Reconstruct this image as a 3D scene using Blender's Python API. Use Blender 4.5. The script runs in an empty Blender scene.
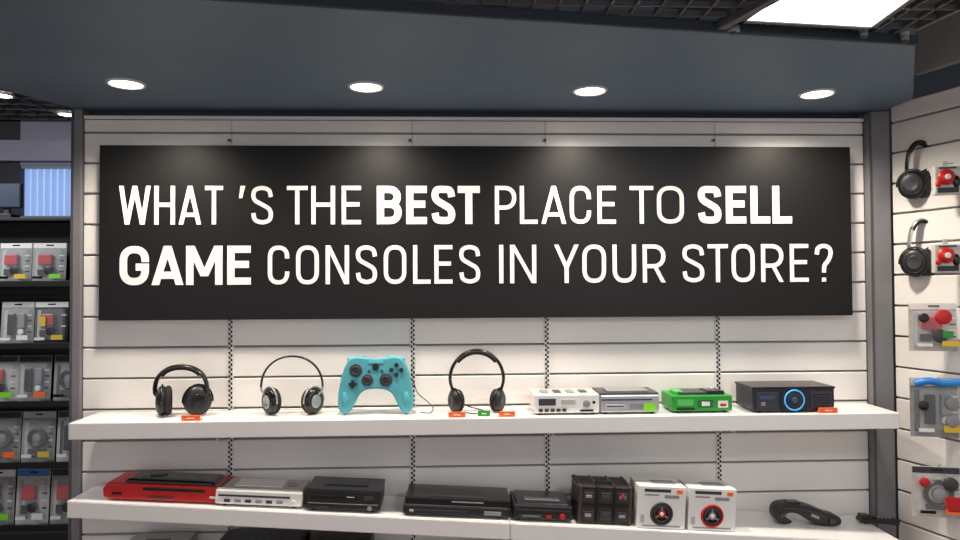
import bpy, bmesh, math, random
from mathutils import Vector, Matrix
random.seed(4)
R = math.radians
scene = bpy.context.scene
scene.view_settings.view_transform = 'Standard'
scene.view_settings.look = 'None'

# ------------------------------------------------------------ camera
F = 693.0; D = 2.40; CZ = 1.35
th, ph, ro = R(2.2), R(1.2), R(0.3)
C = Vector((0, -D, CZ))
f = Vector((math.sin(th)*math.cos(ph), math.cos(th)*math.cos(ph), math.sin(ph)))
r0 = f.cross(Vector((0, 0, 1))).normalized(); u0 = r0.cross(f)
r = r0*math.cos(ro) - u0*math.sin(ro)
u = u0*math.cos(ro) + r0*math.sin(ro)
cd = bpy.data.cameras.new('camera'); cam = bpy.data.objects.new('camera', cd)
scene.collection.objects.link(cam)
cd.lens = F*36/960; cd.sensor_width = 36; cd.clip_start = .05
cam.matrix_world = Matrix(((r.x, u.x, -f.x, C.x), (r.y, u.y, -f.y, C.y), (r.z, u.z, -f.z, C.z), (0, 0, 0, 1)))
scene.camera = cam

def ray(px, py, Y=None, Z=None):
    d = f + r*((px-480)/F) + u*((270-py)/F)
    t = (Y-C.y)/d.y if Y is not None else (Z-C.z)/d.z
    return C + d*t

# ------------------------------------------------------------ materials
def lin(h):
    h = h.lstrip('#'); o = []
    for i in (0, 2, 4):
        c = int(h[i:i+2], 16)/255
        o.append(c/12.92 if c <= .04045 else ((c+.055)/1.055)**2.4)
    return (*o, 1)
MC = {}
def mat(name, col, rough=.5, metal=0, noise=0, nscale=20, emit=0, bump=0, alpha=1, trans=0, coat=0, spec=None):
    if name in MC: return MC[name]
    m = bpy.data.materials.new(name); m.use_nodes = True
    nt = m.node_tree; b = nt.nodes['Principled BSDF']
    c = lin(col); b.inputs['Base Color'].default_value = c
    b.inputs['Roughness'].default_value = rough; b.inputs['Metallic'].default_value = metal
    b.inputs['Coat Weight'].default_value = coat
    if spec is not None: b.inputs['Specular IOR Level'].default_value = spec
    if trans: b.inputs['Transmission Weight'].default_value = trans
    if alpha < 1: b.inputs['Alpha'].default_value = alpha
    if emit:
        b.inputs['Emission Color'].default_value = c; b.inputs['Emission Strength'].default_value = emit
    if noise or bump:
        tc = nt.nodes.new('ShaderNodeTexCoord'); n = nt.nodes.new('ShaderNodeTexNoise')
        n.inputs['Scale'].default_value = nscale; n.inputs['Detail'].default_value = 4
        nt.links.new(tc.outputs['Object'], n.inputs['Vector'])
        if noise:
            cr = nt.nodes.new('ShaderNodeValToRGB')
            cr.color_ramp.elements[0].position = .3; cr.color_ramp.elements[1].position = .7
            cr.color_ramp.elements[0].color = tuple(x*(1-noise) for x in c[:3])+(1,)
            cr.color_ramp.elements[1].color = tuple(min(1, x*(1+noise)) for x in c[:3])+(1,)
            nt.links.new(n.outputs['Fac'], cr.inputs['Fac']); nt.links.new(cr.outputs['Color'], b.inputs['Base Color'])
        if bump:
            bp = nt.nodes.new('ShaderNodeBump'); bp.inputs['Strength'].default_value = bump
            nt.links.new(n.outputs['Fac'], bp.inputs['Height']); nt.links.new(bp.outputs['Normal'], b.inputs['Normal'])
    MC[name] = m; return m

WHITE = mat('slat_white', '#e4e0dc', .30, noise=.04, nscale=3)
GROOVE = mat('slat_groove', '#828388', .6)
SHELFW = mat('shelf_white', '#e8e6e4', .25, noise=.02, nscale=4)
POST = mat('post_grey', '#77777a', .6, noise=.06, nscale=12)
POSTD = mat('post_dark', '#4b4c52', .6)
BLUE = mat('soffit_blue', '#60788f', .5, noise=.08, nscale=2.5)
BLUED = mat('soffit_dark', '#2a3440', .6)
SIGN = mat('sign_black', '#0f0e0e', .42, noise=.1, nscale=60, spec=.3)
LET = mat('letter_white', '#efede8', .5)
BLK = mat('plastic_black', '#0d0d0f', .25)
BLKM = mat('plastic_black_matte', '#121214', .42, noise=.15, nscale=80)
DGR = mat('plastic_dark_grey', '#323337', .35)
GRY = mat('plastic_grey', '#86878a', .4)
SIL = mat('silver', '#b4b5b8', .28, .7)
LGR = mat('plastic_light_grey', '#b2b1af', .4)
WHT = mat('plastic_white', '#e2e1de', .38)
RED = mat('plastic_red', '#b8120d', .36)
ORG = mat('tag_orange', '#f46a2c', .5)
GRN = mat('plastic_green', '#1f8f2e', .4)
LIME = mat('sticker_lime', '#7fd032', .5)
TURQ = mat('plastic_turquoise', '#4698a5', .55, noise=.04)
TURQL = mat('plastic_turquoise_light', '#5cabb7', .5)
NAVY = mat('box_navy', '#171b28', .35, noise=.2, nscale=30)
BLUEL = mat('led_blue', '#3d9fe8', .4, emit=.6)
BLU = mat('plastic_blue', '#2478c4', .4)
YEL = mat('label_yellow', '#d9b637', .5)
BRN = mat('leather_brown', '#2b211e', .5, noise=.4, nscale=25, bump=.3)
BRN2 = mat('strap_brown', '#43342c', .5)
CUSH = mat('cushion', '#131315', .75, bump=.15, nscale=120)
CLEAR = mat('clear_plastic', '#dfe3e6', .1, alpha=.13)
CARD = mat('card_grey', '#8e908e', .5, noise=.15, nscale=35)
CARD2 = mat('card_light', '#bab9b3', .5, noise=.12, nscale=35)
GRIDG = mat('grid_grey', '#5a5b5e', .5)
CEIL = mat('ceiling_void', '#0f1012', .9)
LAMP = mat('lamp_glow', '#fff0d6', .5, emit=9)
PANEL = mat('panel_glow', '#fbfdff', .5, emit=3)
GWALL = mat('wall_grey', '#a09c97', .7, noise=.04, nscale=4)

# ------------------------------------------------------------ builder
class B:
    def __init__(s, name): s.name = name; s.bm = bmesh.new(); s.mats = []
    def mi(s, m):
        if m not in s.mats: s.mats.append(m)
        return s.mats.index(m)
    def merge(s, t, m, M=None, smooth=False):
        if M is not None: t.transform(M)
        i = s.mi(m)
        for fc in t.faces: fc.material_index = i; fc.smooth = smooth and len(fc.verts) <= 4
        me = bpy.data.meshes.new('t'); t.to_mesh(me); t.free()
        s.bm.from_mesh(me); bpy.data.meshes.remove(me)
    def box(s, x, y, z, sx, sy, sz, m, bev=0, rot=None, seg=2, taper=None):
        t = bmesh.new(); bmesh.ops.create_cube(t, size=1)
        for v in t.verts:
            k = 1
            if taper and v.co.z > 0: k = taper
            v.co = Vector((v.co.x*sx*k, v.co.y*sy*k, v.co.z*sz))
        if bev: bmesh.ops.bevel(t, geom=t.edges[:], offset=bev, segments=seg, affect='EDGES', profile=.5)
        M = Matrix.Translation((x, y, z))
        if rot: M = M @ (Matrix.Rotation(rot[2], 4, 'Z') @ Matrix.Rotation(rot[1], 4, 'Y') @ Matrix.Rotation(rot[0], 4, 'X'))
        s.merge(t, m, M)
    def lathe(s, prof, m, M=None, seg=32):
        """prof list of (a, r) along local X"""
        t = bmesh.new(); rings = []
        for a, rr in prof:
            if rr < 1e-6: rings.append([t.verts.new((a, 0, 0))])
            else: rings.append([t.verts.new((a, rr*math.cos(2*math.pi*i/seg), rr*math.sin(2*math.pi*i/seg))) for i in range(seg)])
        for p, q in zip(rings, rings[1:]):
            for i in range(seg):
                j = (i+1) % seg
                vs = [p[i % len(p)], q[i % len(q)], q[j % len(q)], p[j % len(p)]]
                o = []
                for v in vs:
                    if v not in o: o.append(v)
                if len(o) > 2: t.faces.new(o)
        bmesh.ops.recalc_face_normals(t, faces=t.faces[:])
        s.merge(t, m, M, True)
    def cyl(s, x, y, z, rad, h, m, axis='Z', seg=24, rim=None):
        rim = min(rad*.12, h*.3) if rim is None else rim
        prof = [(-h/2, 0), (-h/2, rad-rim), (-h/2+rim*.3, rad-rim*.3), (-h/2+rim, rad), (h/2-rim, rad), (h/2-rim*.3, rad-rim*.3), (h/2, rad-rim), (h/2, 0)]
        A = {'X': Matrix(), 'Z': Matrix.Rotation(R(-90), 4, 'Y'), 'Y': Matrix.Rotation(R(-90), 4, 'Z')}[axis]
        s.lathe(prof, m, Matrix.Translation((x, y, z)) @ A, seg)
    def torus(s, M, rad, tr, m, seg=32, ts=10):
        """around local X"""
        s.lathe([(tr*math.sin(2*math.pi*i/ts), rad+tr*math.cos(2*math.pi*i/ts)) for i in range(ts+1)], m, M, seg)
    def sph(s, x, y, z, rx, ry, rz, m):
        t = bmesh.new(); bmesh.ops.create_uvsphere(t, u_segments=20, v_segments=12, radius=1)
        s.merge(t, m, Matrix.Translation((x, y, z)) @ Matrix.Diagonal((rx, ry, rz, 1)), True)
    def sweep(s, pts, ra, rb, m, ref=(0, 1, 0), seg=10, M=None):
        t = bmesh.new(); pts = [Vector(p) for p in pts]; n = len(pts); ref = Vector(ref); rings = []
        for i, p in enumerate(pts):
            tg = (pts[min(i+1, n-1)]-pts[max(i-1, 0)]).normalized()
            a = tg.cross(ref)
            if a.length < 1e-3: a = tg.cross(Vector((.3, .2, 1)))
            a.normalize(); b = a.cross(tg).normalized()
            ka = ra[min(i*len(ra)//n, len(ra)-1)] if isinstance(ra, list) else ra; kb = rb
            rings.append([t.verts.new(p + a*ka*math.cos(2*math.pi*j/seg) + b*kb*math.sin(2*math.pi*j/seg)) for j in range(seg)])
        for p, q in zip(rings, rings[1:]):
            for i in range(seg): t.faces.new([p[i], p[(i+1) % seg], q[(i+1) % seg], q[i]])
        t.faces.new(rings[0]); t.faces.new(rings[-1][::-1])
        bmesh.ops.recalc_face_normals(t, faces=t.faces[:])
        s.merge(t, m, M, True)
    def pillow(s, poly, y0, y1, inset, m, M=None, n=5, smooth=True):
        """closed xz outline (CCW) extruded y0..y1 with rounded rims"""
        ar = sum(poly[i-1][0]*poly[i][1]-poly[i][0]*poly[i-1][1] for i in range(len(poly)))
        if ar < 0: poly = poly[::-1]
        t = bmesh.new(); N = len(poly); P = [Vector((a, b)) for a, b in poly]; nr = []
        for i in range(N):
            e = (P[(i+1) % N]-P[i-1]).normalized(); nr.append(Vector((-e.y, e.x)))
        rings = []
        hd = min(inset, abs(y1-y0)/2)
        seq = [(y0+hd*(1-math.cos(R(90)*k/n)), inset*(1-math.sin(R(90)*k/n))) for k in range(0, n+1)]
        seq2 = [(y1-hd*(1-math.cos(R(90)*k/n)), inset*(1-math.sin(R(90)*k/n))) for k in range(n, -1, -1)]
        for yy, ins in seq+seq2:
            rings.append([t.verts.new((P[i].x+nr[i].x*ins, yy, P[i].y+nr[i].y*ins)) for i in range(N)])
        for p, q in zip(rings, rings[1:]):
            for i in range(N): t.faces.new([p[i], p[(i+1) % N], q[(i+1) % N], q[i]])
        t.faces.new(rings[0]); t.faces.new(rings[-1])
        bmesh.ops.recalc_face_normals(t, faces=t.faces[:])
        s.merge(t, m, M, smooth)
    def quadprism(s, poly, y0, y1, m):
        t = bmesh.new()
        a = [t.verts.new((p[0], y0, p[1])) for p in poly]; b = [t.verts.new((p[0], y1, p[1])) for p in poly]
        n = len(poly)
        t.faces.new(a); t.faces.new(b[::-1])
        for i in range(n): t.faces.new([a[i], b[i], b[(i+1) % n], a[(i+1) % n]])
        bmesh.ops.recalc_face_normals(t, faces=t.faces[:])
        s.merge(t, m)
    def done(s, loc=(0, 0, 0), rot=(0, 0, 0)):
        me = bpy.data.meshes.new(s.name); s.bm.to_mesh(me); s.bm.free()
        for m in s.mats: me.materials.append(m)
        o = bpy.data.objects.new(s.name, me); scene.collection.objects.link(o)
        o.location = loc; o.rotation_euler = rot
        return o

def catmull(pts, n=6, closed=False):
    P = [Vector(p) for p in pts]; N = len(P); out = []
    for i in range(N if closed else N-1):
        if closed: a, b, c, d = P[i-1], P[i], P[(i+1) % N], P[(i+2) % N]
        else: a, b, c, d = P[max(i-1, 0)], P[i], P[i+1], P[min(i+2, N-1)]
        for k in range(n):
            t = k/n
            out.append(.5*((2*b)+(c-a)*t+(2*a-5*b+4*c-d)*t*t+(3*b-a-3*c+d)*t**3))
    if not closed: out.append(P[-1])
    return [tuple(v) for v in out]

# ------------------------------------------------------------ room shell
SZ = CZ+.605            # soffit underside
GZ = SZ+.022            # open-cell grid underside
xL = ray(83, 300, Y=0).x; xR = ray(866, 300, Y=0).x
zT = ray(470, 117, Y=-.01).z
BZ = CZ+1.12

def poly_slab(name, pts, z0, z1, m):
    b = B(name); t = bmesh.new()
    lo = [t.verts.new((p[0], p[1], z0)) for p in pts]; hi = [t.verts.new((p[0], p[1], z1)) for p in pts]
    n = len(pts); t.faces.new(lo); t.faces.new(hi)
    for i in range(n): t.faces.new([lo[i], lo[(i+1) % n], hi[(i+1) % n], hi[i]])
    bmesh.ops.recalc_face_normals(t, faces=t.faces[:]); b.merge(t, m)
    return b.done()

# floor
fm = mat('floor_wood', '#6b4a38', .45, noise=.25, nscale=6)
b = B('floor'); b.box(0, -1, -.05, 9, 8, .1, fm)
for i in range(30): b.box(-4.4+i*.3, -1, .0005, .004, 8, .001, BRN)
b.done()
# slat wall
def slats(b, x0, x1, zbot, ztop, zref, pitch, yf, m, g, seams=()):
    b.box((x0+x1)/2, yf+.022, (zbot+ztop)/2, x1-x0, .02, ztop-zbot, g)
    k0 = math.floor((zbot-zref)/pitch); z = zref+k0*pitch
    xs = [x0]+list(seams)+[x1]
    while z < ztop:
        a = max(z+.004, zbot); c = min(z+pitch-.003, ztop)
        if c-a > .008:
            for p, q in zip(xs, xs[1:]):
                b.box((p+q)/2, yf+.008, (a+c)/2, q-p-.0012, .016, c-a, m, .002, seg=1)
        z += pitch
zref = ray(90, 348, Y=0).z; pitch = 30.2/F*D
stdx = [ray(p, 400, Y=0).x for p in (231, 413, 547, 718)]
b = B('wall_back')
slats(b, xL, xR, .05, zT-.012, zref, pitch, 0, WHITE, GROOVE, stdx)
b.box((xL+xR)/2, .01, zT-.004, xR-xL, .03, .012, WHITE, .002)
b.done()
# posts
p0 = ray(72, 300, Y=0).x
xp1 = ray(893, 300, Y=-.03).x
b = B('wall_partition'); b.box((p0+xp1+.5)/2, .058, (BZ+.3)/2, xp1+.5-p0, .04, BZ+.3, BLUED); b.done()  # dark blue colour stands in for the shadow strip above the slat wall
b = B('trim_post_left'); b.box((p0+xL)/2, .012, SZ/2, xL-p0-.002, .05, SZ-.004, POST, .003); b.box(p0+.006, -.016, SZ/2, .006, .006, SZ-.006, POSTD); b.done()
b = B('trim_post_right'); b.box((xR+xp1)/2+.001, .003, SZ/2, xp1-xR-.003, .066, SZ-.004, POST, .004); b.box(xR+.006, -.031, SZ/2, .007, .004, SZ-.006, POSTD); b.done()

# slotted standards
for i, x in enumerate(stdx):
    b = B('slotted_shelf_standard')
    z1 = zref+.15; z0 = .12
    b.box(x, -.003, (z0+z1)/2, .017, .006, z1-z0, WHT, .001)
    z = z0+.01
    while z < z1-.01:
        b.box(x-.0035, -.0066, z, .006, .002, .0085, BLK)
        b.box(x+.0035, -.0066, z+.008, .006, .002, .0085, BLK)
        z += .016
    b.done()

# soffit
fr = [ray(915, 46, Z=SZ), ray(200, 0, Z=SZ)]
d = (fr[1]-fr[0]); left_far = fr[0]+d*2.6
fre = fr[0]
rb = ray(913, 99, Z=SZ)
pL = ray(72, 108, Z=SZ); p00 = ray(0, 89, Z=SZ); dl = p00-pL; lf = pL+dl*4.5
soff = [(fre.x, fre.y), (left_far.x, left_far.y), (lf.x, lf.y), (pL.x, pL.y), (pL.x, .036), (rb.x, .036), (rb.x, rb.y)]
poly_slab('ceiling_soffit', soff, SZ, GZ+.03, BLUE)
b = B('trim_soffit_edge')
e0 = fre; e1 = left_far
dd = (e1-e0); L = dd.length; ang = math.atan2(dd.y, dd.x)
mid = (e0+e1)/2
nrm = Vector((dd.y, -dd.x, 0)).normalized()
if nrm.y > 0: nrm = -nrm
b.box(0, 0, 0, L, .010, .026, BLUED, .002)
b.done((mid.x+nrm.x*.0065, mid.y+nrm.y*.0065, SZ+.012), (0, 0, ang))

# open-cell ceiling in front of the soffit
g1, g2 = ray(915, 30, Z=GZ), ray(960, 9, Z=GZ)
def yl(x): return g1.y+(x-g1.x)*(g2.y-g1.y)/(g2.x-g1.x)
def ysof(x): return fre.y+(x-fre.x)*(d.y/d.x)
b = B('ceiling_grid'); gh = .013; cell = .058; gw = .0055
x = -2.6
while x < 2.0:
    ye = ysof(x)+.05 if x < g1.x else yl(x)
    if ye > -2.6: b.box(x, (ye-2.6)/2, GZ+gh/2, gw, ye+2.6, gh, GRIDG)
    x += cell
y = -2.6
while y < -.3:
    if y <= g1.y: xe = g1.x+(y-g1.y)*(g2.x-g1.x)/(g2.y-g1.y)
    else: xe = g1.x
    xe = min(2.0, xe)
    xs_ = -2.6
    if abs(d.y) > 1e-6:
        xc = fre.x+(y-.05-fre.y)*(d.x/d.y)
        if d.y/d.x > 0: xs_ = max(-2.6, xc)
        else: xe = min(xe, xc)
    if xe > xs_+.05: b.box((xs_+xe)/2, y, GZ+gh/2, xe-xs_, gw, gh, GRIDG)
    y += cell
b.done()
b = B('trim_grid_edge'); ge = g1+(g2-g1)*4; dv = ge-g1
b.box(0, 0, 0, dv.length, .012, .03, GRIDG, .002)
b.done(((g1.x+ge.x)/2, (g1.y+ge.y)/2, GZ+.012), (0, 0, math.atan2(dv.y, dv.x)))

def grid(name, x0, x1, y0, y1, z, cell, h=.03, w=.004, m=GRIDG):
    b = B(name)
    x = x0
    while x <= x1: b.box(x, (y0+y1)/2, z+h/2, w, y1-y0, h, m); x += cell
    y = y0
    while y <= y1: b.box((x0+x1)/2, y, z+h/2, x1-x0, w, h, m); y += cell
    return b.done()
grid('ceiling_grid', -4.0, -.8, .12, 2.34, BZ, .13, h=.022, w=.010)
b = B('ceiling'); b.box(0, -1, BZ+.35, 9, 8, .05, CEIL); b.done()
# recessed light panel
c1, c2, c3, c4 = ray(742, 20, Z=GZ-.01), ray(872, 27, Z=GZ-.01), ray(915, -4, Z=GZ-.01), ray(782, -8, Z=GZ-.01)
def quad_panel(name, cs, z):
    b = B(name)
    b2 = [(p.x, p.y) for p in cs]
    t = bmesh.new(); lo = [t.verts.new((*p, z)) for p in b2]; hi = [t.verts.new((*p, z+.008)) for p in b2]
    t.faces.new(lo); t.faces.new(hi)
    for i in range(4): t.faces.new([lo[i], lo[(i+1) % 4], hi[(i+1) % 4], hi[i]])
    bmesh.ops.recalc_face_normals(t, faces=t.faces[:]); b.merge(t, PANEL)
    for i in range(4):
        p, q = Vector((*b2[i], z)), Vector((*b2[(i+1) % 4], z)); dv = q-p
        b.box((p.x+q.x)/2, (p.y+q.y)/2, z+.004, dv.length+.012, .012, .014, GRIDG, rot=(0, 0, math.atan2(dv.y, dv.x)))
    return b.done()
c3b = c2+(c3-c2)*3.0; c4b = c1+(c4-c1)*3.0
quad_panel('ceiling_light_panel', [c1, c2, c3b, c4b], GZ-.012)
# ceiling rail
a0, a1 = ray(712, 30, Z=GZ-.006), ray(770, -2, Z=GZ-.006)
dv = a1-a0; am = a0+dv*1.0
b = B('trim_ceiling_rail'); b.box(0, 0, 0, dv.length*2, .022, .016, GRIDG, .002)
b.done((am.x, am.y, GZ-.010), (0, 0, math.atan2(dv.y, dv.x)))
for px, py in ((733, 32), (864, 36), (905, 40)):
    q = ray(px, py, Z=GZ-.02)
    b = B('smoke_detector'); b.cyl(q.x, q.y, GZ-.004, .010, .008, LGR); b.cyl(q.x, q.y, GZ-.014, .016 if px == 733 else .009, .014, GRY); b.sph(q.x, q.y, GZ-.022, .008, .008, .005, DGR); b.done()

# downlights
DLM = mat('downlight_ring', '#d8d8d8', .4)
for px, py in ((126, 84), (366, 87), (590, 91), (817, 94)):
    q = ray(px, py, Z=SZ-.003)
    b = B('recessed_downlight')
    Mx = Matrix.Translation((q.x, q.y, SZ-.002)) @ Matrix.Rotation(R(90), 4, 'Y')
    b.torus(Mx, .05, .005, DLM)
    b.cyl(q.x, q.y, SZ-.002, .047, .004, LAMP)
    b.done()
    ld = bpy.data.lights.new('downlight_lamp', 'SPOT'); lo = bpy.data.objects.new('downlight_lamp', ld)
    scene.collection.objects.link(lo); lo.location = (q.x, q.y, SZ-.012)
    ld.energy = 50; ld.spot_size = R(150); ld.spot_blend = .9; ld.shadow_soft_size = .045; ld.color = (1, .89, .76)

# right wall (splayed)
st = ray(893, 300, Y=-.03)
dirv = Vector((math.sin(R(17)), -math.cos(R(17)), 0))
angR = math.atan2(dirv.y, dirv.x)
zR = ray(893, 108, Y=-.03).z
b = B('wall_right')
slats(b, 0, 2.2, .05, zR, zref+.02, pitch*1.02, 0, WHITE, GROOVE)
b.box(1.1, .014, zR+.004, 2.2, .034, .01, WHITE, .002)
b.box(1.1+.04, .02, (zR+BZ)/2+.05, 2.12, .03, BZ-zR-.09, GWALL)
b.box(1.1, .05, zR/2, 2.2, .03, zR, GWALL)
wr = b.done((st.x+.004, st.y, 0), (0, 0, angR))

# left rear area
b = B('wall_rear')
wy = 2.40
wl, wrx = ray(20, 190, Y=wy).x, ray(92, 190, Y=wy).x
wt, wb = ray(40, 165, Y=wy).z, ray(40, 219, Y=wy).z
RW = mat('wall_rear_lilac', '#8f8fa0', .7)
RWD = mat('wall_rear_dark', '#2c2d33', .7)
BT = BZ+.32
b.box((-4.5+wl)/2, wy+.05, BT/2, wl+4.5, .1, BT, RWD)
b.box((4.5+wrx)/2, wy+.05, BT/2, 4.5-wrx, .1, BT, RWD)
b.box((wl+wrx)/2, wy+.05, wb/2, wrx-wl, .1, wb, RWD)
b.box((wl+wrx)/2, wy+.05, (wt+BT)/2, wrx-wl, .1, BT-wt, RW)
b.box(-2.6, wy-.03, wt+.09, 3.6, .05, .14, RW, .004)
b.done()
b = B('window_1')
WG = mat('window_daylight', '#9fc0f0', .5, emit=.9); WB = mat('blind_blue', '#a9c2ee', .6, emit=.3)
b.box((wl+wrx)/2, wy+.07, (wt+wb)/2, wrx-wl-.004, .02, wt-wb-.004, WG)
x = wl+.03
while x < wrx-.02:
    b.box(x, wy+.03, (wt+wb)/2, .03, .004, wt-wb-.02, WB, rot=(0, 0, R(35))); x += .045
b.box((wl+wrx)/2, wy+.02, wt-.012, wrx-wl-.004, .03, .02, GRY); b.box((wl+wrx)/2, wy+.02, wb+.012, wrx-wl-.004, .03, .02, GRY)
b.done()
b = B('wall_left'); b.box(-4.5, -.9, BT/2, .08, 6.5, BT, RWD); b.done()
for px, py in ((2, 95), (67, 114)):
    q = ray(px, py, Z=BZ-.01)
    b = B('recessed_downlight'); b.torus(Matrix.Translation((q.x, q.y, BZ-.01)) @ Matrix.Rotation(R(90), 4, 'Y'), .055, .008, DLM); b.cyl(q.x, q.y, BZ-.008, .052, .012, LAMP); b.done()

# ------------------------------------------------------------ sign
ys = -.045
sx0, sx1 = ray(99, 230, Y=ys).x, ray(851.5, 230, Y=ys).x
sz1 = (ray(99, 145, Y=ys).z+ray(850, 147, Y=ys).z)/2; sz0 = (ray(98, 320, Y=ys).z+ray(853, 316, Y=ys).z)/2
b = B('store_sign')
b.box((sx0+sx1)/2, ys+.012, (sz0+sz1)/2, sx1-sx0, .024, sz1-sz0, SIGN, .0015)
for px in (229, 410, 545, 714):
    q = ray(px, 140, Y=-.01)
    b.box(q.x, -.003, q.z, .014, .006, .010, SIL, .001); b.cyl(q.x, -.008, q.z, .0045, .005, DGR, 'Y')
    b.box(q.x, ys+.030, (sz0+sz1)/2, .03, .03, .3, DGR)
def glyph(ch, w, t):
    L, Rr, Bt, T = t/2, w-t/2, t/2, 1-t/2
    def arc(cx, cz, rx, rz, a0, a1, n=16, e=.84):
        o = []
        for i in range(n+1):
            a = R(a0+(a1-a0)*i/n); c_, s_ = math.cos(a), math.sin(a)
            o.append((cx+rx*math.copysign(abs(c_)**e, c_), cz+rz*math.copysign(abs(s_)**e, s_)))
        return o
    tx = t*1.04; h = (Rr-L)/2; m = w/2; hz = min(h*1.15, .30)
    sl = lambda xa, za, xb, zb, k=tx: ('q', [(xa-k/2, za), (xa+k/2, za), (xb+k/2, zb), (xb-k/2, zb)])
    p = lambda *a: ('p', list(a))
    if ch == 'H': return [p((L, 0), (L, 1)), p((Rr, 0), (Rr, 1)), p((L, .51), (Rr, .51))]
    if ch == 'T': return [p((0, T), (w, T)), p((m, 0), (m, T))]
    if ch == 'E': return [p((w, T), (L, T), (L, Bt), (w, Bt)), p((L, .52), (w*.92, .52))]
    if ch == 'L': return [p((L, 1), (L, Bt), (w, Bt))]
    if ch == 'I': return [p((L, 0), (L, 1))]
    if ch == 'A': return [sl(tx/2, 0, m, 1), sl(w-tx/2, 0, m, 1), p((w*.2, .25), (w*.8, .25))]
    if ch == 'W': return [sl(w*.26, 0, tx/2, 1), sl(w*.26, 0, m, 1), sl(w*.74, 0, m, 1), sl(w*.74, 0, w-tx/2, 1)]
    if ch == 'M': return [p((L, 0), (L, 1)), p((Rr, 0), (Rr, 1)), sl(m, .22, L+.02, 1), sl(m, .22, Rr-.02, 1)]
    if ch == 'N': return [p((L, 0), (L, 1)), p((Rr, 0), (Rr, 1)), sl(Rr-.01, 0, L+.01, 1)]
    if ch == 'Y': return [sl(m, .40, tx/2, 1), sl(m, .40, w-tx/2, 1), p((m, 0), (m, .43))]
    if ch == 'U': return [('p', [(L, 1)]+arc(m, Bt+hz, h, hz, 180, 360)+[(Rr, 1)])]
    if ch == 'O': return [('p', arc(m, T-hz, h, hz, 0, 180)+arc(m, Bt+hz, h, hz, 180, 360)+[(Rr, T-hz), (Rr, T-hz+.01)])]
    if ch == 'C': return [('p', [(Rr, T-hz-.03)]+arc(m, T-hz, h, hz, 0, 180)+arc(m, Bt+hz, h, hz, 180, 360)+[(Rr, Bt+hz+.03)])]
    if ch == 'G': return [('p', [(Rr, T-hz-.02)]+arc(m, T-hz, h, hz, 0, 180)+arc(m, Bt+hz, h, hz, 180, 360)+[(Rr, .46), (w*.55, .46)])]
    if ch == 'S':
        q = [(Rr, .71), (Rr-.08*w, .88), (m, T), (L+.08*w, .89), (L, .75), (L+.09*w, .62), (m, .515), (Rr-.09*w, .405), (Rr, .26), (Rr-.08*w, .10+t*.1), (m, Bt), (L+.08*w, .11+t*.1), (L, .29)]
        return [('p', catmull(q, 6))]
    if ch in 'PR':
        zb = .43; rx = min(h*1.1, .28)
        g = [p((L, 0), (L, 1)), ('p', [(L, T)]+arc(Rr-rx, (T+zb)/2, rx, (T-zb)/2, 90, -90, e=.9)+[(L, zb)])]
        if ch == 'R': g.append(sl(w-tx/2, 0, m+.02, zb))
        return g
    if ch == 'B':
        zb = .52; rx = min(h, .24)
        return [p((L, 0), (L, 1)), ('p', [(L, T)]+arc(Rr-rx-.02, (T+zb)/2, rx, (T-zb)/2, 90, -90, e=.9)+[(L, zb)]),
                ('p', [(L, zb)]+arc(Rr-rx, (Bt+zb)/2, rx, (zb-Bt)/2, 90, -90, e=.9)+[(L, Bt)])]
    if ch == "'": return [('q', [(0, .68), (t*.8, .68), (t*1.5, 1), (t*.35, 1)])]
    if ch == '?': return [('p', catmull([(L, .72), (L+.08*w, .89), (m, T), (Rr-.08*w, .89), (Rr, .74), (Rr-.13*w, .57), (m+.02, .43), (m, .24)], 6)), ('q', [(m-t/2, 0), (m+t/2, 0), (m+t/2, t), (m-t/2, t)])]
GW = dict(W=.98, H=.64, A=.70, T=.56, S=.60, E=.52, B=.62, P=.60, L=.50, C=.60, O=.64, N=.66, Y=.66, U=.64, R=.62, G=.64, M=.80); GW['?'] = .50
def ribbon(b, pts, hw, y0, y1, m):
    P = []
    for q in pts:
        q = Vector(q)
        if not P or (q-P[-1]).length > 1e-4: P.append(q)
    n = len(P); Ls = []; Rs = []
    for i in range(n):
        d0 = (P[i]-P[i-1]).normalized() if i > 0 else (P[1]-P[0]).normalized()
        d1 = (P[i+1]-P[i]).normalized() if i < n-1 else d0
        n0 = Vector((-d0.y, d0.x)); n1 = Vector((-d1.y, d1.x)); mm = n0+n1
        if mm.length < 1e-4: mm = n0
        mm.normalize(); k = hw/max(.35, mm.dot(n0))
        Ls.append(P[i]+mm*k); Rs.append(P[i]-mm*k)
    t = bmesh.new()
    lf = [t.verts.new((q.x, y0, q.y)) for q in Ls]; rf = [t.verts.new((q.x, y0, q.y)) for q in Rs]
    lb = [t.verts.new((q.x, y1, q.y)) for q in Ls]; rb_ = [t.verts.new((q.x, y1, q.y)) for q in Rs]
    for i in range(n-1):
        t.faces.new([lf[i], lf[i+1], rf[i+1], rf[i]])
        t.faces.new([lf[i], lf[i+1], lb[i+1], lb[i]]); t.faces.new([rf[i], rf[i+1], rb_[i+1], rb_[i]])
    t.faces.new([lf[0], rf[0], rb_[0], lb[0]]); t.faces.new([lf[-1], rf[-1], rb_[-1], lb[-1]])
    bmesh.ops.recalc_face_normals(t, faces=t.faces[:])
    b.merge(t, m)
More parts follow.
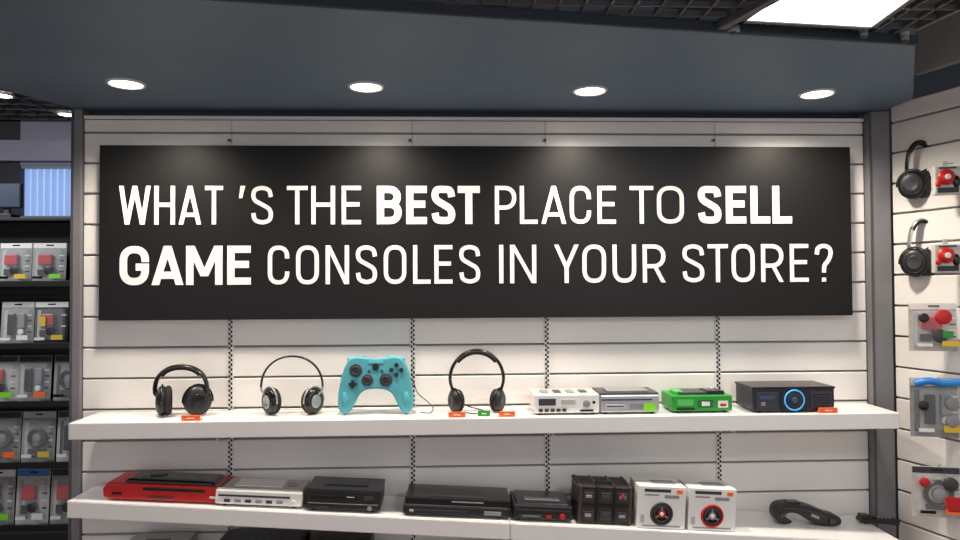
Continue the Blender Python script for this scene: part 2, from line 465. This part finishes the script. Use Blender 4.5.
def word(b, txt, px0, px1, z0, z1, bold):
    Hh = z1-z0; x0 = ray(px0, 230, Y=ys).x; x1 = ray(px1, 230, Y=ys).x
    W = (x1-x0)/Hh; t = .185 if bold else .108; gap = .12 if bold else .175
    ws = [t*1.3 if c == "'" else (t if c == 'I' else GW[c]*(1.12 if bold else 1)) for c in txt]
    fixed = sum(w for w, c in zip(ws, txt) if c in "'I")
    for a, c in zip(txt, txt[1:]):
        fixed += gap*(.55 if a in 'AWTYLP' or c in 'AWTY' else 1)
    k = (W-fixed)/max(1e-6, sum(w for w, c in zip(ws, txt) if c not in "'I"))
    x = 0; j = 0
    for n_, (c, w) in enumerate(zip(txt, ws)):
        if c not in "'I": w *= k
        for kind, pts in glyph(c, w, t):
            j += 1; P = [(x0+(x+a)*Hh, z0+zz*Hh) for a, zz in pts]; yf = ys-.002-.00005*(j % 5)
            if kind == 'q': b.quadprism(P, yf, ys, LET)
            else: ribbon(b, P, t*Hh/2, yf, ys, LET)
        nx = txt[n_+1] if n_+1 < len(txt) else ''
        x += w+gap*(.55 if nx and (c in 'AWTYLP' or nx in 'AWTY') else 1)
za0, za1 = ray(470, 224, Y=ys).z, ray(470, 186, Y=ys).z
zb0, zb1 = ray(470, 283.5, Y=ys).z, ray(470, 245, Y=ys).z
for tx, a, c, bo in (("WHAT", 119, 223, 0), ("'S", 239, 273, 0), ("THE", 287, 361, 0), ("BEST", 377, 480, 1), ("PLACE", 495, 616, 0), ("TO", 630, 684, 0), ("SELL", 698, 792, 1)):
    word(b, tx, a, c, za0, za1, bo)
for tx, a, c, bo in (("GAME", 120, 251, 1), ("CONSOLES", 268, 480, 0), ("IN", 499, 536, 0), ("YOUR", 554, 665, 0), ("STORE?", 682, 832, 0)):
    word(b, tx, a, c, zb0, zb1, bo)
b.done()

# ------------------------------------------------------------ shelves
YF = -.20
zu = ray(480, 418, Y=YF).z
ux0, ux1 = ray(68, 428, Y=YF).x, ray(900, 422, Y=YF).x
b = B('wall_shelf'); um = (ux0+ux1)/2
b.box(um, -.1045, zu-.026, ux1-ux0, .191, .052, SHELFW, .003)
for x in stdx:
    b.box(x, -.08, zu-.062, .004, .12, .02, WHT)
b.done()
zl = ray(67, 501, Y=-.20); zr = ray(905, 543, Y=-.27)
slope = (zr.z-zl.z)/(zr.x-zl.x); tilt = -math.atan(slope)
def zlow(x): return zl.z+slope*(x-zl.x)
def shelf_poly(name, xa, xb, ya, yb):
    t = bmesh.new(); V = []
    for dz in (0, -.052):
        for x, y in ((xa, -.009), (xa, ya), (xb, yb), (xb, -.009)):
            V.append(t.verts.new((x, y, zlow(x)+dz)))
    t.faces.new(V[:4]); t.faces.new(V[4:])
    for i in range(4): t.faces.new([V[i], V[(i+1) % 4], V[4+(i+1) % 4], V[4+i]])
    bmesh.ops.recalc_face_normals(t, faces=t.faces[:])
    bmesh.ops.bevel(t, geom=t.edges[:], offset=.0025, segments=2, affect='EDGES')
    b = B(name); b.merge(t, SHELFW); b.done()
xm = ray(510, 520, Y=-.235).x
ydep = lambda x: -.20-.07*(x-zl.x)/(zr.x-zl.x)
shelf_poly('wall_shelf', zl.x, xm-.001, ydep(zl.x), ydep(xm))
shelf_poly('wall_shelf', xm+.001, zr.x, ydep(xm), ydep(zr.x))
z3 = CZ-.875
b = B('wall_shelf'); b.box(um, -.1045, z3-.026, ux1-ux0, .191, .052, SHELFW, .003); b.done()

K = (D-.17)/F     # m per px near shelf front

def place_up(b, px, y=-.11, rz=0, yref=None):
    x = ray(px, 410, Y=y if yref is None else yref).x
    return b.done((x, y, zu+.0003), (0, 0, rz))
def place_low(b, px, y, rz=0, yref=None):
    x = ray(px, 500, Y=y if yref is None else yref).x
    return b.done((x, y, zlow(x)+.0012), (0, tilt, rz))

# ------------------------------------------------------------ headphones
def cup(b, cx, cz, rc, tc, yaw, sgn, shell, cush, acc, oval=1.12, cy=0):
    M = Matrix.Translation((cx, cy, cz)) @ Matrix.Rotation(yaw, 4, 'Z') @ Matrix.Diagonal((sgn, 1, oval, 1))
    b.lathe([(-tc*.05, 0), (-tc*.05, rc*.9), (0, rc*.97), (tc*.15, rc), (tc*.35, rc*.94), (tc*.5, rc*.74), (tc*.55, rc*.55), (tc*.55, 0)], shell, M)
    b.lathe([(tc*.55, rc*.5), (tc*.58, rc*.5), (tc*.6, rc*.44), (tc*.56, rc*.36), (tc*.56, 0)], acc, M)
    b.torus(M @ Matrix.Translation((tc*.50, 0, 0)), rc*.70, rc*.025, DGR)
    b.torus(M @ Matrix.Translation((-tc*.25, 0, 0)), rc*.72, rc*.27, cush)
    b.lathe([(-tc*.1, rc*.6), (-tc*.12, 0)], DGR, M)
    return M
def headphones(name, W, H, rc, tc, yl_, yr_, shell, cush, acc, band, bt=.004, bw=.010, sil=None, pad=True, zc=None, bandw=None, z1=None, pw=.85):
    """W: distance between cup centres; bandw: half width of the headband"""
    b = B(name); cx = W/2; oval = 1.12; zc = rc*oval if zc is None else zc
    bx = cx if bandw is None else bandw
    z1 = zc+rc*1.22 if z1 is None else z1
    for sg, yw in ((-1, yl_), (1, yr_)):
        cup(b, sg*cx, zc, rc, tc, yw, sg, shell, cush, acc, oval)
        pts = []
        for i in range(13):
            a = R(-5+190*i/12)
            v = Matrix.Rotation(yw, 3, 'Z') @ Vector((sg*tc*.15, rc*1.06*math.cos(a), rc*1.2*math.sin(a)))
            pts.append((sg*cx+v.x, v.y, zc+v.z))
        b.sweep(pts, .0026, .0026, sil or band, ref=(1, 0, 0.01))
        b.sweep(catmull([(sg*bx, 0, z1+.004), (sg*bx*.985, 0, z1-.012), (sg*(bx*.5+cx*.5), 0, (z1+zc)/2-.004), (sg*cx, -.002, zc+rc*.3)], 5), bt*.9, bw*.8, sil or band, seg=10)
    pts = []
    for i in range(41):
        a = math.pi*i/40; ca, sa = math.cos(a), math.sin(a)
        pts.append((bx*math.copysign(abs(ca)**pw, ca), 0, z1+(H-bt-z1)*abs(sa)**pw))
    b.sweep(pts, bt, bw, band, seg=12)
    if pad:
        b.sweep([(p[0]*.96, 0, z1+(p[2]-z1)*.95) for p in pts[9:32]], bt*1.5, bw*1.15, cush, seg=12)
    return b
b = headphones('headphones', 33*K, 52*K, .044, .042, R(18), R(-62), BLKM, CUSH, BLK, BLK, .006, .013, bandw=26*K, z1=26*K, pw=.9)
place_up(b, 181, -.10)
b = headphones('headphones', 42*K, 60*K, .039, .034, R(48), R(-40), BLK, CUSH, SIL, BLK, .0034, .009, sil=SIL, pad=False, bandw=31*K, z1=28*K, pw=.95)
place_up(b, 292, -.10)
b = headphones('headphones', 43*K, 65*K, .034, .034, R(30), R(-30), BLKM, CUSH, DGR, BLK, .0058, .011, bandw=27.5*K, z1=34*K, pw=1.0)
b.sweep(catmull([(-.04, -.03, .006), (-.02, -.045, .004), (.01, -.05, .004), (.03, -.04, .006), (.01, -.02, .012), (-.02, -.02, .02), (-.05, -.01, .03)], 6), .0018, .0018, BLK, ref=(0, 0, 1))
place_up(b, 477, -.10)

# ------------------------------------------------------------ controller
b = B('game_controller')
hp = [(0, 56), (10, 56.5), (19, 57.5), (26.5, 55), (32, 46), (35.5, 33), (37.8, 18), (37, 6), (32.5, .8), (27, 2), (22, 10), (16.5, 20), (8, 24.5)]
full = hp + [(-x, z) for x, z in hp[:0:-1]]
poly = catmull([(x*K, z*K) for x, z in full], 4, True)
b.pillow(poly, -.023, .020, .0065, TURQ, n=5)
# domed centre and grips
for sg in (-1, 1):
    b.sph(sg*31*K, -.012, 15*K, .014, .018, .030, TURQ)
    b.box(sg*20*K, .004, 55.5*K, 19*K, .028, 5*K, TURQL, .005, rot=(0, sg*R(8), 0), seg=3)
    b.box(sg*20*K, .020, 52*K, 15*K, .02, 9*K, BLK, .004)
def stick(x, z, rr):
    b.cyl(x*K, -.024, z*K, rr*1.45*K, .003, DGR, 'Y'); b.cyl(x*K, -.030, z*K, rr*.55*K, .012, BLK, 'Y'); b.cyl(x*K, -.037, z*K, rr*K, .006, BLK, 'Y')
    b.torus(Matrix.Translation((x*K, -.040, z*K)) @ Matrix.Rotation(R(90), 4, 'Z'), rr*.8*K, .0015, DGR)
stick(-20, 44, 4.5); stick(10.5, 34, 4.5); stick(-8, 34, 4.0)
for dx, dz in ((0, 5), (5, 0), (0, -5), (-5, 0)): b.cyl((21+dx)*K, -.026, (44+dz)*K, 2.1*K, .008, BLK, 'Y')
b.box(-23*K, -.025, 30*K, 3*K, .006, 8*K, BLK, .001); b.box(-23*K, -.025, 30*K, 8*K, .006, 3*K, BLK, .001)
b.cyl(0, -.0245, 47*K, 3.4*K, .005, BLK, 'Y')
for sg in (-1, 1): b.cyl(sg*6.5*K, -.0245, 43*K, 1.4*K, .004, DGR, 'Y')
b.box(0, -.0235, 52*K, 15*K, .004, 3*K, TURQL, .001)
cab = [(20*K, .02, 50*K), (35*K, .03, 35*K), (42*K, .02, 20*K), (52*K, -.01, 12*K), (58*K, -.03, 6*K), (56*K, -.04, .004), (50*K, -.03, .003), (45*K, -.01, .003)]
b.sweep(catmull(cab, 6), .0016, .0016, BLK, ref=(0, 0, 1))
o = b.done((ray(376, 400, Y=-.11).x, -.11, zu+.0012), (R(-6), 0, 0))

# ------------------------------------------------------------ tags
def tag(px, m, w=20, y=-.185):
    b = B('price_tag'); W = w*K
    b.box(0, 0, .0085, W, .007, .017, m, .001)
    b.box(0, -.0037, .0085, W*.4, .001, .003, WHT)
    b.box(0, .008, .0015, W, .014, .003, m, .0005)
    place_up(b, px, y)
tag(191, ORG, w=18); tag(457, ORG, w=17); tag(507, ORG, w=16); tag(484, GRN, w=12, y=-.17); tag(828, ORG, w=19, y=-.19)

# ------------------------------------------------------------ upper consoles
def console_box(name, wpx, h, dpt, body):
    b = B(name); W = wpx*K
    b.box(0, 0, h*.5+.003, W, dpt, h-.006, body, .004)
    for sx in (-.4, .4):
        for sy in (-.38, .38): b.cyl(sx*W, sy*dpt, .003, .007, .006, BLK)
    return b, W
YB = -.105
b, W = console_box('game_console', 66, .066, .13, WHT)
b.box(0, 0, .064, W*.96, .12, .006, LGR, .002)
for i in range(4): b.box(-W*.32+i*W*.2, -.01, .068, W*.11, .05, .004, DGR if i % 2 else GRY, .001)
b.box(-W*.3, -.066, .042, W*.26, .003, .022, DGR, .0008); b.box(W*.02, -.066, .042, W*.22, .003, .016, LGR, .0008)
for i in range(5): b.box(-W*.4+i*W*.09, -.0665, .016, W*.06, .003, .010, DGR)
b.cyl(W*.3, -.067, .036, .012, .004, GRY, 'Y'); b.cyl(W*.41, -.067, .04, .005, .004, BLK, 'Y'); b.box(W*.3, -.067, .014, W*.2, .003, .006, BLK)
place_up(b, 567, YB, yref=-.17)
b, W = console_box('game_console', 60, .062, .13, SIL)
b.box(0, .005, .064, W*1.0, .125, .008, DGR, .002); b.box(0, 0, .070, W*.7, .08, .006, GRY, .002)
b.box(-W*.05, -.066, .047, W*.85, .003, .005, DGR)
b.box(-W*.25, -.066, .026, W*.34, .003, .013, LGR, .0008); b.box(-W*.25, -.0675, .026, W*.28, .002, .003, DGR)
for i in range(12): b.box(W*.0+i*W*.025, -.0665, .024, W*.01, .002, .018, GRY)
b.box(W*.33, -.067, .022, W*.2, .002, .026, LIME)
place_up(b, 630, YB, yref=-.17)
GL = mat('green_light', '#4fb555', .4)
b, W = console_box('game_console', 62, .057, .12, GRN)
b.box(-W*.1, 0, .060, W*.5, .09, .010, DGR, .002); b.box(W*.25, -.01, .062, W*.3, .07, .014, BLK, .003)
for i in range(3): b.cyl(W*.16+i*W*.09, -.01, .070, .006, .006, SIL)
b.box(-W*.33, 0, .062, W*.14, .06, .01, GL, .002)
b.box(-W*.28, -.061, .034, W*.26, .003, .020, GL); b.box(W*.05, -.061, .030, W*.25, .003, .026, mat('green_dark', '#14602a', .4), .001)
b.box(W*.05, -.063, .03, W*.13, .003, .013, WHT); b.box(W*.34, -.061, .028, W*.16, .003, .022, WHT); b.box(W*.34, -.063, .026, W*.1, .002, .008, RED)
b.box(-W*.28, -.063, .014, W*.3, .002, .006, BLK)
place_up(b, 703, YB, yref=-.17)
b, W = console_box('game_console', 84, .080, .14, NAVY)
b.box(0, 0, .080, W*1.02, .142, .007, BLK, .002)
b.box(W*.0, -.0715, .041, W*.32, .003, .066, BLK, .001)
Mx = Matrix.Translation((0, -.074, .041)) @ Matrix.Rotation(R(90), 4, 'Z')
b.torus(Mx, .032, .0024, BLUEL); b.torus(Mx, .021, .002, DGR); b.cyl(0, -.0735, .041, .028, .004, NAVY, 'Y'); b.cyl(0, -.076, .041, .010, .004, mat('navy_light', '#3a4a70', .4), 'Y')
b.box(-W*.33, -.0712, .041, W*.26, .003, .052, DGR, .001); b.box(-W*.33, -.073, .05, W*.18, .002, .01, mat('navy_light', '#3a4a70', .4)); b.box(-W*.38, -.073, .03, W*.05, .002, .012, GRY)
b.box(W*.33, -.0712, .041, W*.26, .003, .052, DGR, .001)
for i in range(5): b.box(W*.33, -.073, .022+i*.009, W*.22, .002, .003, BLK)
place_up(b, 793, YB-.002, yref=-.17)

# ------------------------------------------------------------ lower shelf
b = B('game_console'); W = 118*K
out = [(-W/2+.004, .010), (-W/2+.02, .004), (W/2-.02, .004), (W/2-.002, .010), (W/2, .036), (W/2-.012, .054), (-W/2+.014, .054), (-W/2, .034)]
b.pillow(out, -.068, .068, .005, RED, smooth=False, n=3)
b.box(0.01, 0, .057, W*.76, .108, .014, BLK, .005, taper=.92)
b.box(.01, -.036, .0645, W*.5, .02, .003, DGR, .001); b.cyl(-.05, .012, .065, .026, .003, DGR)
b.box(.03, -.0690, .040, W*.5, .004, .009, BLK, .001); b.box(-W*.38, -.0690, .022, .03, .003, .008, BLK, .001)
b.box(-W*.02, -.0690, .016, W*.2, .003, .005, DGR); b.box(W*.40, -.0690, .022, .02, .003, .006, WHT)
for sx in (-.4, .4): b.box(sx*W, 0, .003, .02, .11, .006, BLK)
place_low(b, 166, -.112, yref=-.16)
b, W = console_box('game_console', 84, .050, .13, WHT)
b.box(0, .004, .051, W*.98, .12, .006, LGR, .002); b.box(-W*.05, .01, .055, W*.55, .08, .003, WHT, .001); b.cyl(W*.33, 0, .056, .018, .004, GRY)
b.box(-W*.05, -.066, .034, W*.82, .003, .006, DGR)
for i in range(6): b.box(-W*.36+i*W*.12, -.066, .018, W*.07, .003, .009, GRY if i % 2 else DGR, .0005)
b.cyl(W*.4, -.067, .02, .007, .004, WHT, 'Y')
place_low(b, 260, -.125, yref=-.17)
b, W = console_box('game_console', 72, .066, .14, BLKM)
b.box(0, 0, .067, W*1.01, .142, .005, BLK, .002); b.box(0, .01, .0705, W*.6, .07, .003, DGR, .001)
b.box(-W*.12, -.0715, .046, W*.62, .003, .012, BLK, .001); b.box(W*.34, -.0715, .046, W*.14, .003, .012, DGR, .001)
b.box(0, -.0715, .026, W*.94, .003, .002, GRY); b.box(-W*.3, -.0715, .014, W*.2, .003, .007, DGR); b.cyl(W*.36, -.073, .015, .007, .004, GRY, 'Y'); b.box(W*.1, -.0725, .048, W*.1, .002, .003, LGR)
place_low(b, 343, -.132, yref=-.19)
b, W = console_box('game_console', 104, .034, .15, BLKM)
b.box(.004, .002, .046, W*.985, .145, .024, BLK, .003); b.box(0, .0, .0345, W*.96, .14, .004, GRY)
b.box(0, -.01, .0585, W*.5, .09, .003, DGR, .001)
b.box(-W*.15, -.0765, .020, W*.5, .003, .006, DGR); b.box(W*.34, -.0765, .018, W*.16, .003, .012, GRY, .001); b.box(-W*.42, -.0765, .018, .014, .003, .006, LGR); b.box(W*.1, -.072, .048, W*.3, .003, .003, GRY)
place_low(b, 456, -.136, yref=-.20)
b, W = console_box('game_console', 58, .050, .15, BLKM)
b.box(0, 0, .053, W*.92, .135, .010, BLK, .003, taper=.93); b.box(0, -.03, .0585, W*.6, .03, .003, GRY, .001)
b.box(0, -.0765, .036, W*.9, .003, .004, DGR); b.cyl(W*.33, -.077, .02, .009, .004, RED, 'Y'); b.box(-W*.2, -.0765, .018, W*.4, .003, .012, DGR, .001); b.box(-W*.2, -.078, .018, W*.3, .002, .003, SIL)
b.box(W*.1, -.0765, .018, .018, .003, .010, RED)
place_low(b, 542, -.142, yref=-.21)
b = B('storage_case'); W = 54*K; hh = .118; dp = .13
b.box(0, 0, .030, W, dp, .056, BRN, .004); b.box(0, 0, .088, W, dp, .056, BRN, .005)
b.box(0, 0, .059, W*1.01, dp*1.01, .003, BLK)
for sx in (-.46, -.16, .16, .46): b.box(sx*W, 0, .059, .009, dp*1.03, .118, BRN2 if abs(sx) > .3 else BLK, .001)
for zz in (.006, .055, .064, .112): b.box(0, 0, zz, W*1.015, dp*1.02, .006, BLK, .001)
for zz in (.028, .087):
    for sx in (-.31, 0, .31):
        b.box(sx*W, -dp/2-.003, zz, .032, .004, .026, DGR, .002); b.box(sx*W, -dp/2-.005, zz, .02, .003, .009, SIL if sx else BRN2, .001)
b.cyl(W*.31, -dp/2-.007, .09, .007, .004, RED, 'Y')
b.sweep(catmull([(-.025, -.02, .117), (-.02, -.02, .122), (0, -.02, .123), (.02, -.02, .122), (.025, -.02, .117)], 5), .003, .004, BLK)
place_low(b, 604, -.150, yref=-.215)
for px in (660.5, 711):
    b = B('boxed_steering_wheel'); W = 47*K; hh = .130; dp = .11
    b.box(0, 0, hh/2, W, dp, hh, WHT, .0012)
    yf = -dp/2-.001
    M0 = Matrix.Rotation(R(90), 4, 'Z')
    b.torus(Matrix.Translation((0, yf, .046)) @ M0, .033, .0038, RED if px > 700 else DGR)
    b.cyl(0, yf, .046, .031, .003, BLK, 'Y'); b.torus(Matrix.Translation((0, yf-.001, .046)) @ M0, .024, .003, DGR)
    b.cyl(0, yf-.002, .046, .012, .003, GRY if px > 700 else RED, 'Y'); b.cyl(0, yf-.003, .046, .006, .004, WHT, 'Y')
    for a in (90, 210, 330): b.box(.018*math.cos(R(a)), yf-.0015, .046+.018*math.sin(R(a)), .014, .002, .005, GRY, rot=(0, -R(a), 0))
    b.box(-W*.1, yf, .118, W*.55, .002, .009, DGR); b.box(-W*.22, yf, .104, W*.3, .002, .004, GRY); b.box(W*.36, yf, .116, W*.12, .002, .012, ORG); b.box(W*.2, yf, .100, W*.3, .002, .010, GRY)
    b.box(0, yf, .008, W*.8, .002, .004, GRY); b.box(-W*.4, yf, .03, W*.08, .002, .025, LGR)
    b.box(0, 0, hh+.0004, W*.96, .006, .0012, LGR)
    b.box(W*.1, .0, hh+.0004, W*.5, .04, .001, GRY)
    place_low(b, px, -.178, yref=-.233)
# black handheld device
b = B('handheld_scanner')
s = K
o_ = [(-34, 12), (-31, 18), (-22, 21), (-8, 20.5), (6, 18), (20, 13), (32, 10), (34.5, 4), (29, .8), (16, 1), (4, 3.5), (-4, 7.5), (-12, 11.5), (-20, 12), (-24, 9.5), (-22, 6), (-17, 3.5), (-21, .8), (-29, 1.5), (-33, 6)]
b.pillow(catmull([(x*s, z*s) for x, z in o_], 4, True), -.028, .028, .004, BLKM, n=4)
b.sweep(catmull([(-28*s, -.029, 17*s), (-10*s, -.029, 17*s), (8*s, -.029, 13*s), (26*s, -.029, 7*s)], 6), .0025, .002, DGR)
b.cyl(24*s, -.030, 5.5*s, .010, .006, DGR, 'Y'); b.cyl(-28*s, -.030, 10*s, .008, .006, DGR, 'Y'); b.box(-14*s, 0, 21.5*s, 14*s, .03, 2*s, DGR, .002)
b.box(6*s, -.029, 10*s, 9*s, .006, 3*s, GRY, .001, rot=(0, R(20), 0))
place_low(b, 804, -.12)
b = B('remote_control')
b.box(0, 0, .010, 40*s, .04, .014, BLKM, .004); b.box(-14*s, 0, .021, 10*s, .035, .014, BLK, .004); b.box(6*s, 0, .0185, 18*s, .025, .004, DGR, .001)
for i in range(4): b.cyl((0+i*4)*s, -.003, .021, .003, .004, LGR)
for sx in (-.36, .36): b.box(sx*40*s, 0, .002, .01, .03, .004, BLK)
place_low(b, 877, -.09, R(-4))

# third shelf contents
def low3(px0, px1, h, body, top):
    b, W = console_box('game_console', (px1-px0), h, .14, body)
    b.box(0, 0, h, W*.95, .13, .006, top, .002); b.box(0, -.02, h+.003, W*.4, .04, .003, DGR, .001); b.box(0, -.0715, h*.5, W*.7, .003, .008, DGR)
    b.done((ray((px0+px1)/2, 535, Y=-.11).x, -.11, z3+.0003))
low3(128, 190, .056, GRY, LGR); low3(222, 306, .064, BLKM, DGR); low3(312, 372, .060, BLKM, BLK)

# ------------------------------------------------------------ blister packs
def blister(W, H, kind, card=CARD, name='blister_pack', kz=0):
    b = B(name)
    b.box(0, 0, H/2, W, .003, H, card, .001)
    b.box(0, -.002, H*.93, W*.96, .001, H*.12, [WHT, BLKM, DGR, CARD2, WHT, BLU, YEL][(kind+kz) % 7])
    b.box(0, -.003, H*.94, W*.22, .001, H*.03, BLK)
    b.box(-W*.36, -.002, H*.45, W*.10, .001, H*.7, [GRY, CARD2, DGR, RED, LGR][kz % 5])
    for i in range(4): b.box(W*.36, -.002, H*(.3+.13*i), W*.14, .001, H*.03, [DGR, WHT][i % 2])
    cm = [RED, BLK, GRY, RED, DGR][kind % 5]; z = H*.48
    if kind % 3 == 0:
        b.box(-W*.08, -.014, z+H*.1, W*.4, .018, H*.26, cm, .005); b.cyl(W*.06, -.018, z-H*.16, W*.15, .018, DGR, 'Y'); b.box(-W*.2, -.012, z-H*.2, W*.2, .01, H*.16, BLK, .003)
    elif kind % 3 == 1:
        b.torus(Matrix.Translation((0, -.014, z+.0)) @ Matrix.Rotation(R(90), 4, 'Z'), W*.25, W*.05, cm); b.cyl(0, -.014, z, W*.13, .014, GRY, 'Y'); b.box(0, -.012, z-H*.26, W*.5, .01, H*.1, DGR, .002)
    else:
        b.box(-W*.14, -.014, z, W*.2, .018, H*.5, BLK, .005); b.box(W*.17, -.014, z+H*.08, W*.2, .014, H*.34, cm, .004); b.cyl(W*.17, -.014, z-H*.18, W*.09, .016, WHT, 'Y')
    b.box(0, -.014, z, W*.84, .024, H*.72, CLEAR, .007, seg=3)
    b.box(W*.26, -.029, H*.17, W*.34, .002, H*.11, [WHT, LIME, ORG, WHT, YEL, WHT][(kind+kz) % 6])
    b.box(-W*.25, -.0285, H*.14, W*.3, .001, H*.06, [WHT, BLK][kind % 2])
    return b
fy = 1.30; FX0 = ray(-110, 400, Y=fy).x; FX1 = ray(104, 400, Y=fy).x; FT = ray(40, 219, Y=fy).z
FB = mat('fixture_black', '#121315', .5)
b = B('display_rack')
b.box((FX0+FX1)/2, fy+.07, FT/2, FX1-FX0, .03, FT, FB, .003)
z = .14
while z < FT-.05: b.box((FX0+FX1)/2, fy+.052, z, FX1-FX0, .008, .05, FB, .003); z += .07
b.box((FX0+FX1)/2, fy-.02, .06, FX1-FX0, .2, .12, FB, .004)
rows = [(283, 242), (344, 301), (401, 355), (461, 411), (523, 469)]
scl = (D+fy-.03)/F
for bot, top in rows:
    zz = ray(30, bot, Y=fy-.02).z
    b.box((FX0+FX1)/2, fy-.015, zz-.011, FX1-FX0, .15, .014, FB, .002); b.box((FX0+FX1)/2, fy-.09, zz-.004, FX1-FX0, .004, .03, BLKM, .001)
for x in (FX0+.01, FX1-.01): b.box(x, fy, FT/2, .02, .18, FT, FB, .002)
b.box((FX0+FX1)/2, fy, FT-.008, FX1-FX0, .17, .016, FB, .002)
b.done()
lay = [[-36, -2, 32], [-36, 0, 34], [-52, -17, 17, 53], [-50, -14, 21, 56], [-56, -20, 15, 50]]
for (bot, top), xs in zip(rows, lay):
    for j, x in enumerate(xs):
        w = 32
        blk = (bot == 344 and x == 34)
        b = blister(w*scl, (bot-top-1)*scl, random.choice([0, 1, 2, 3, 4, 0]), BLKM if blk else random.choice([CARD, CARD2, CARD]), kz=random.randint(0, 9))
        if blk: b.box(-.03, -.0285, .12, .03, .002, .05, YEL)
        q = ray(x+w/2, bot, Y=fy-.04)
        zz = ray(30, bot, Y=fy-.02).z-.0037
        b.done((q.x, fy-.035, zz), (R(-4), 0, R(random.uniform(-3, 3))))
q = ray(6, 216, Y=fy)
b = B('cash_display'); b.box(0, 0, .012, .10, .08, .024, DGR, .004); b.box(0, .01, .05, .03, .02, .07, DGR, .003); b.box(0, -.005, .12, .17, .02, .13, BLKM, .005); b.box(0, -.016, .12, .155, .002, .115, mat('screen_blue', '#3a4658', .3))
b.done((q.x, fy, FT+.001))

# ------------------------------------------------------------ right wall goods
for px, pt, pb in ((921, 140, 199), (922, 218, 277)):
    zt = ray(px, pt, Y=-.14).z; zb = ray(px, pb, Y=-.14).z; H = zt-zb
    b = headphones('hanging_headphones', .046, H, .043, .038, R(62), R(-66), BLKM, CUSH, DGR, BLK if pt < 200 else SIL, .005, .012, sil=DGR, bandw=.040, z1=H*.5, pw=.95)
    b.sweep([(.0, .0, H-.014), (.03, .02, H-.015), (.08, .05, H-.013)], .003, .003, SIL, ref=(0, 0, 1))
    b.done((ray(px, 170, Y=-.14).x-.004, -.14, zb), (0, 0, R(-14)))
    b = B('boxed_earbuds')
    b.box(0, 0, .045, .074, .028, .09, CARD2, .003); b.sph(-.004, -.012, .055, .026, .014, .026, RED); b.cyl(-.004, -.024, .055, .009, .006, WHT, 'Y'); b.box(0, -.0145, .014, .06, .002, .016, BLK); b.box(0, -.0145, .084, .05, .002, .006, DGR)
    b.sph(.024, -.012, .04, .012, .01, .02, BLK); b.sph(-.026, -.012, .034, .010, .008, .010, RED)
    b.box(0, .004, .098, .014, .004, .02, CARD2, .001)
    b.sweep([(0, 0, .1), (.03, .02, .102)], .002, .002, SIL, ref=(0, 0, 1))
    q = ray(947, (pt+pb)/2+4, Y=-.27)
    b.done((q.x-.004, -.27, ray(947, pb-4, Y=-.27).z), (0, 0, R(-14)))
for pt, pb, kd, cdm in ((302, 351, 0, CARD2), (377, 437, 2, CARD), (466, 517, 1, CARD2)):
    yy = -.225; sc = (D+yy)/F
    b = blister(47*sc, (pb-pt)*sc, kd, cdm, 'hanging_accessory_pack', kz=[4, 1, 2][kd])
    H = (pb-pt)*sc; W = 47*sc
    if kd == 0:
        b.cyl(W*.12, -.028, H*.72, W*.16, .012, RED, 'Y'); b.box(W*.2, -.028, H*.36, W*.2, .004, H*.14, GRN); b.cyl(-W*.26, -.026, H*.7, W*.1, .01, BLK, 'Y')
    if kd == 2:
        b.sweep(catmull([(-W*.45, -.02, H*.91), (-W*.2, -.03, H*.97), (W*.1, -.03, H*.93), (W*.45, -.02, H*.95)], 6), .012, .014, BLU)
        b.cyl(-W*.3, -.028, H*.55, W*.1, .012, BLK, 'Y'); b.cyl(W*.25, -.028, H*.6, W*.13, .012, GRY, 'Y'); b.cyl(W*.25, -.028, H*.3, W*.13, .012, GRY, 'Y')
    if kd == 1:
        b.cyl(-W*.3, -.024, H*.72, W*.10, .012, RED, 'Y'); b.cyl(W*.2, -.026, H*.7, W*.15, .012, DGR, 'Y'); b.box(W*.25, -.024, H*.3, W*.3, .012, H*.3, RED, .003)
    b.sweep([(0, .002, H*.97), (.02, .03, H*.98), (.03, .05, H*.98)], .002, .002, SIL, ref=(0, 0, 1))
    b.done((ray(937, 340, Y=yy).x-.010, yy, ray(937, pb, Y=yy).z), (0, 0, R(-14)))

# ------------------------------------------------------------ lighting
def area(name, loc, sx, sy, e, rot=(0, 0, 0), col=(1, 1, 1)):
    l = bpy.data.lights.new(name, 'AREA'); l.shape = 'RECTANGLE'; l.size = sx; l.size_y = sy; l.energy = e; l.color = col
    o = bpy.data.objects.new(name, l); scene.collection.objects.link(o); o.location = loc; o.rotation_euler = rot
area('overhead_fill_lamp', (-.6, -2.3, GZ-.03), 2.4, .6, 44, (R(-25), 0, 0), (1, .97, .93))  # added for ambient fill near the camera; no ceiling panel modelled here
area('overhead_fill_lamp', (1.0, -1.75, GZ-.03), .5, .5, 14, (0, 0, 0), (1, .99, .97))
area('overhead_fill_lamp', (-3.0, .3, BZ-.05), 1.2, .5, 40, (R(20), 0, 0), (.95, .97, 1))  # out-of-view fill over the left rear area, no panel modelled
w = bpy.data.worlds.new('world'); scene.world = w; w.use_nodes = True
w.node_tree.nodes['Background'].inputs['Color'].default_value = (.96, .96, 1, 1)
w.node_tree.nodes['Background'].inputs['Strength'].default_value = .92
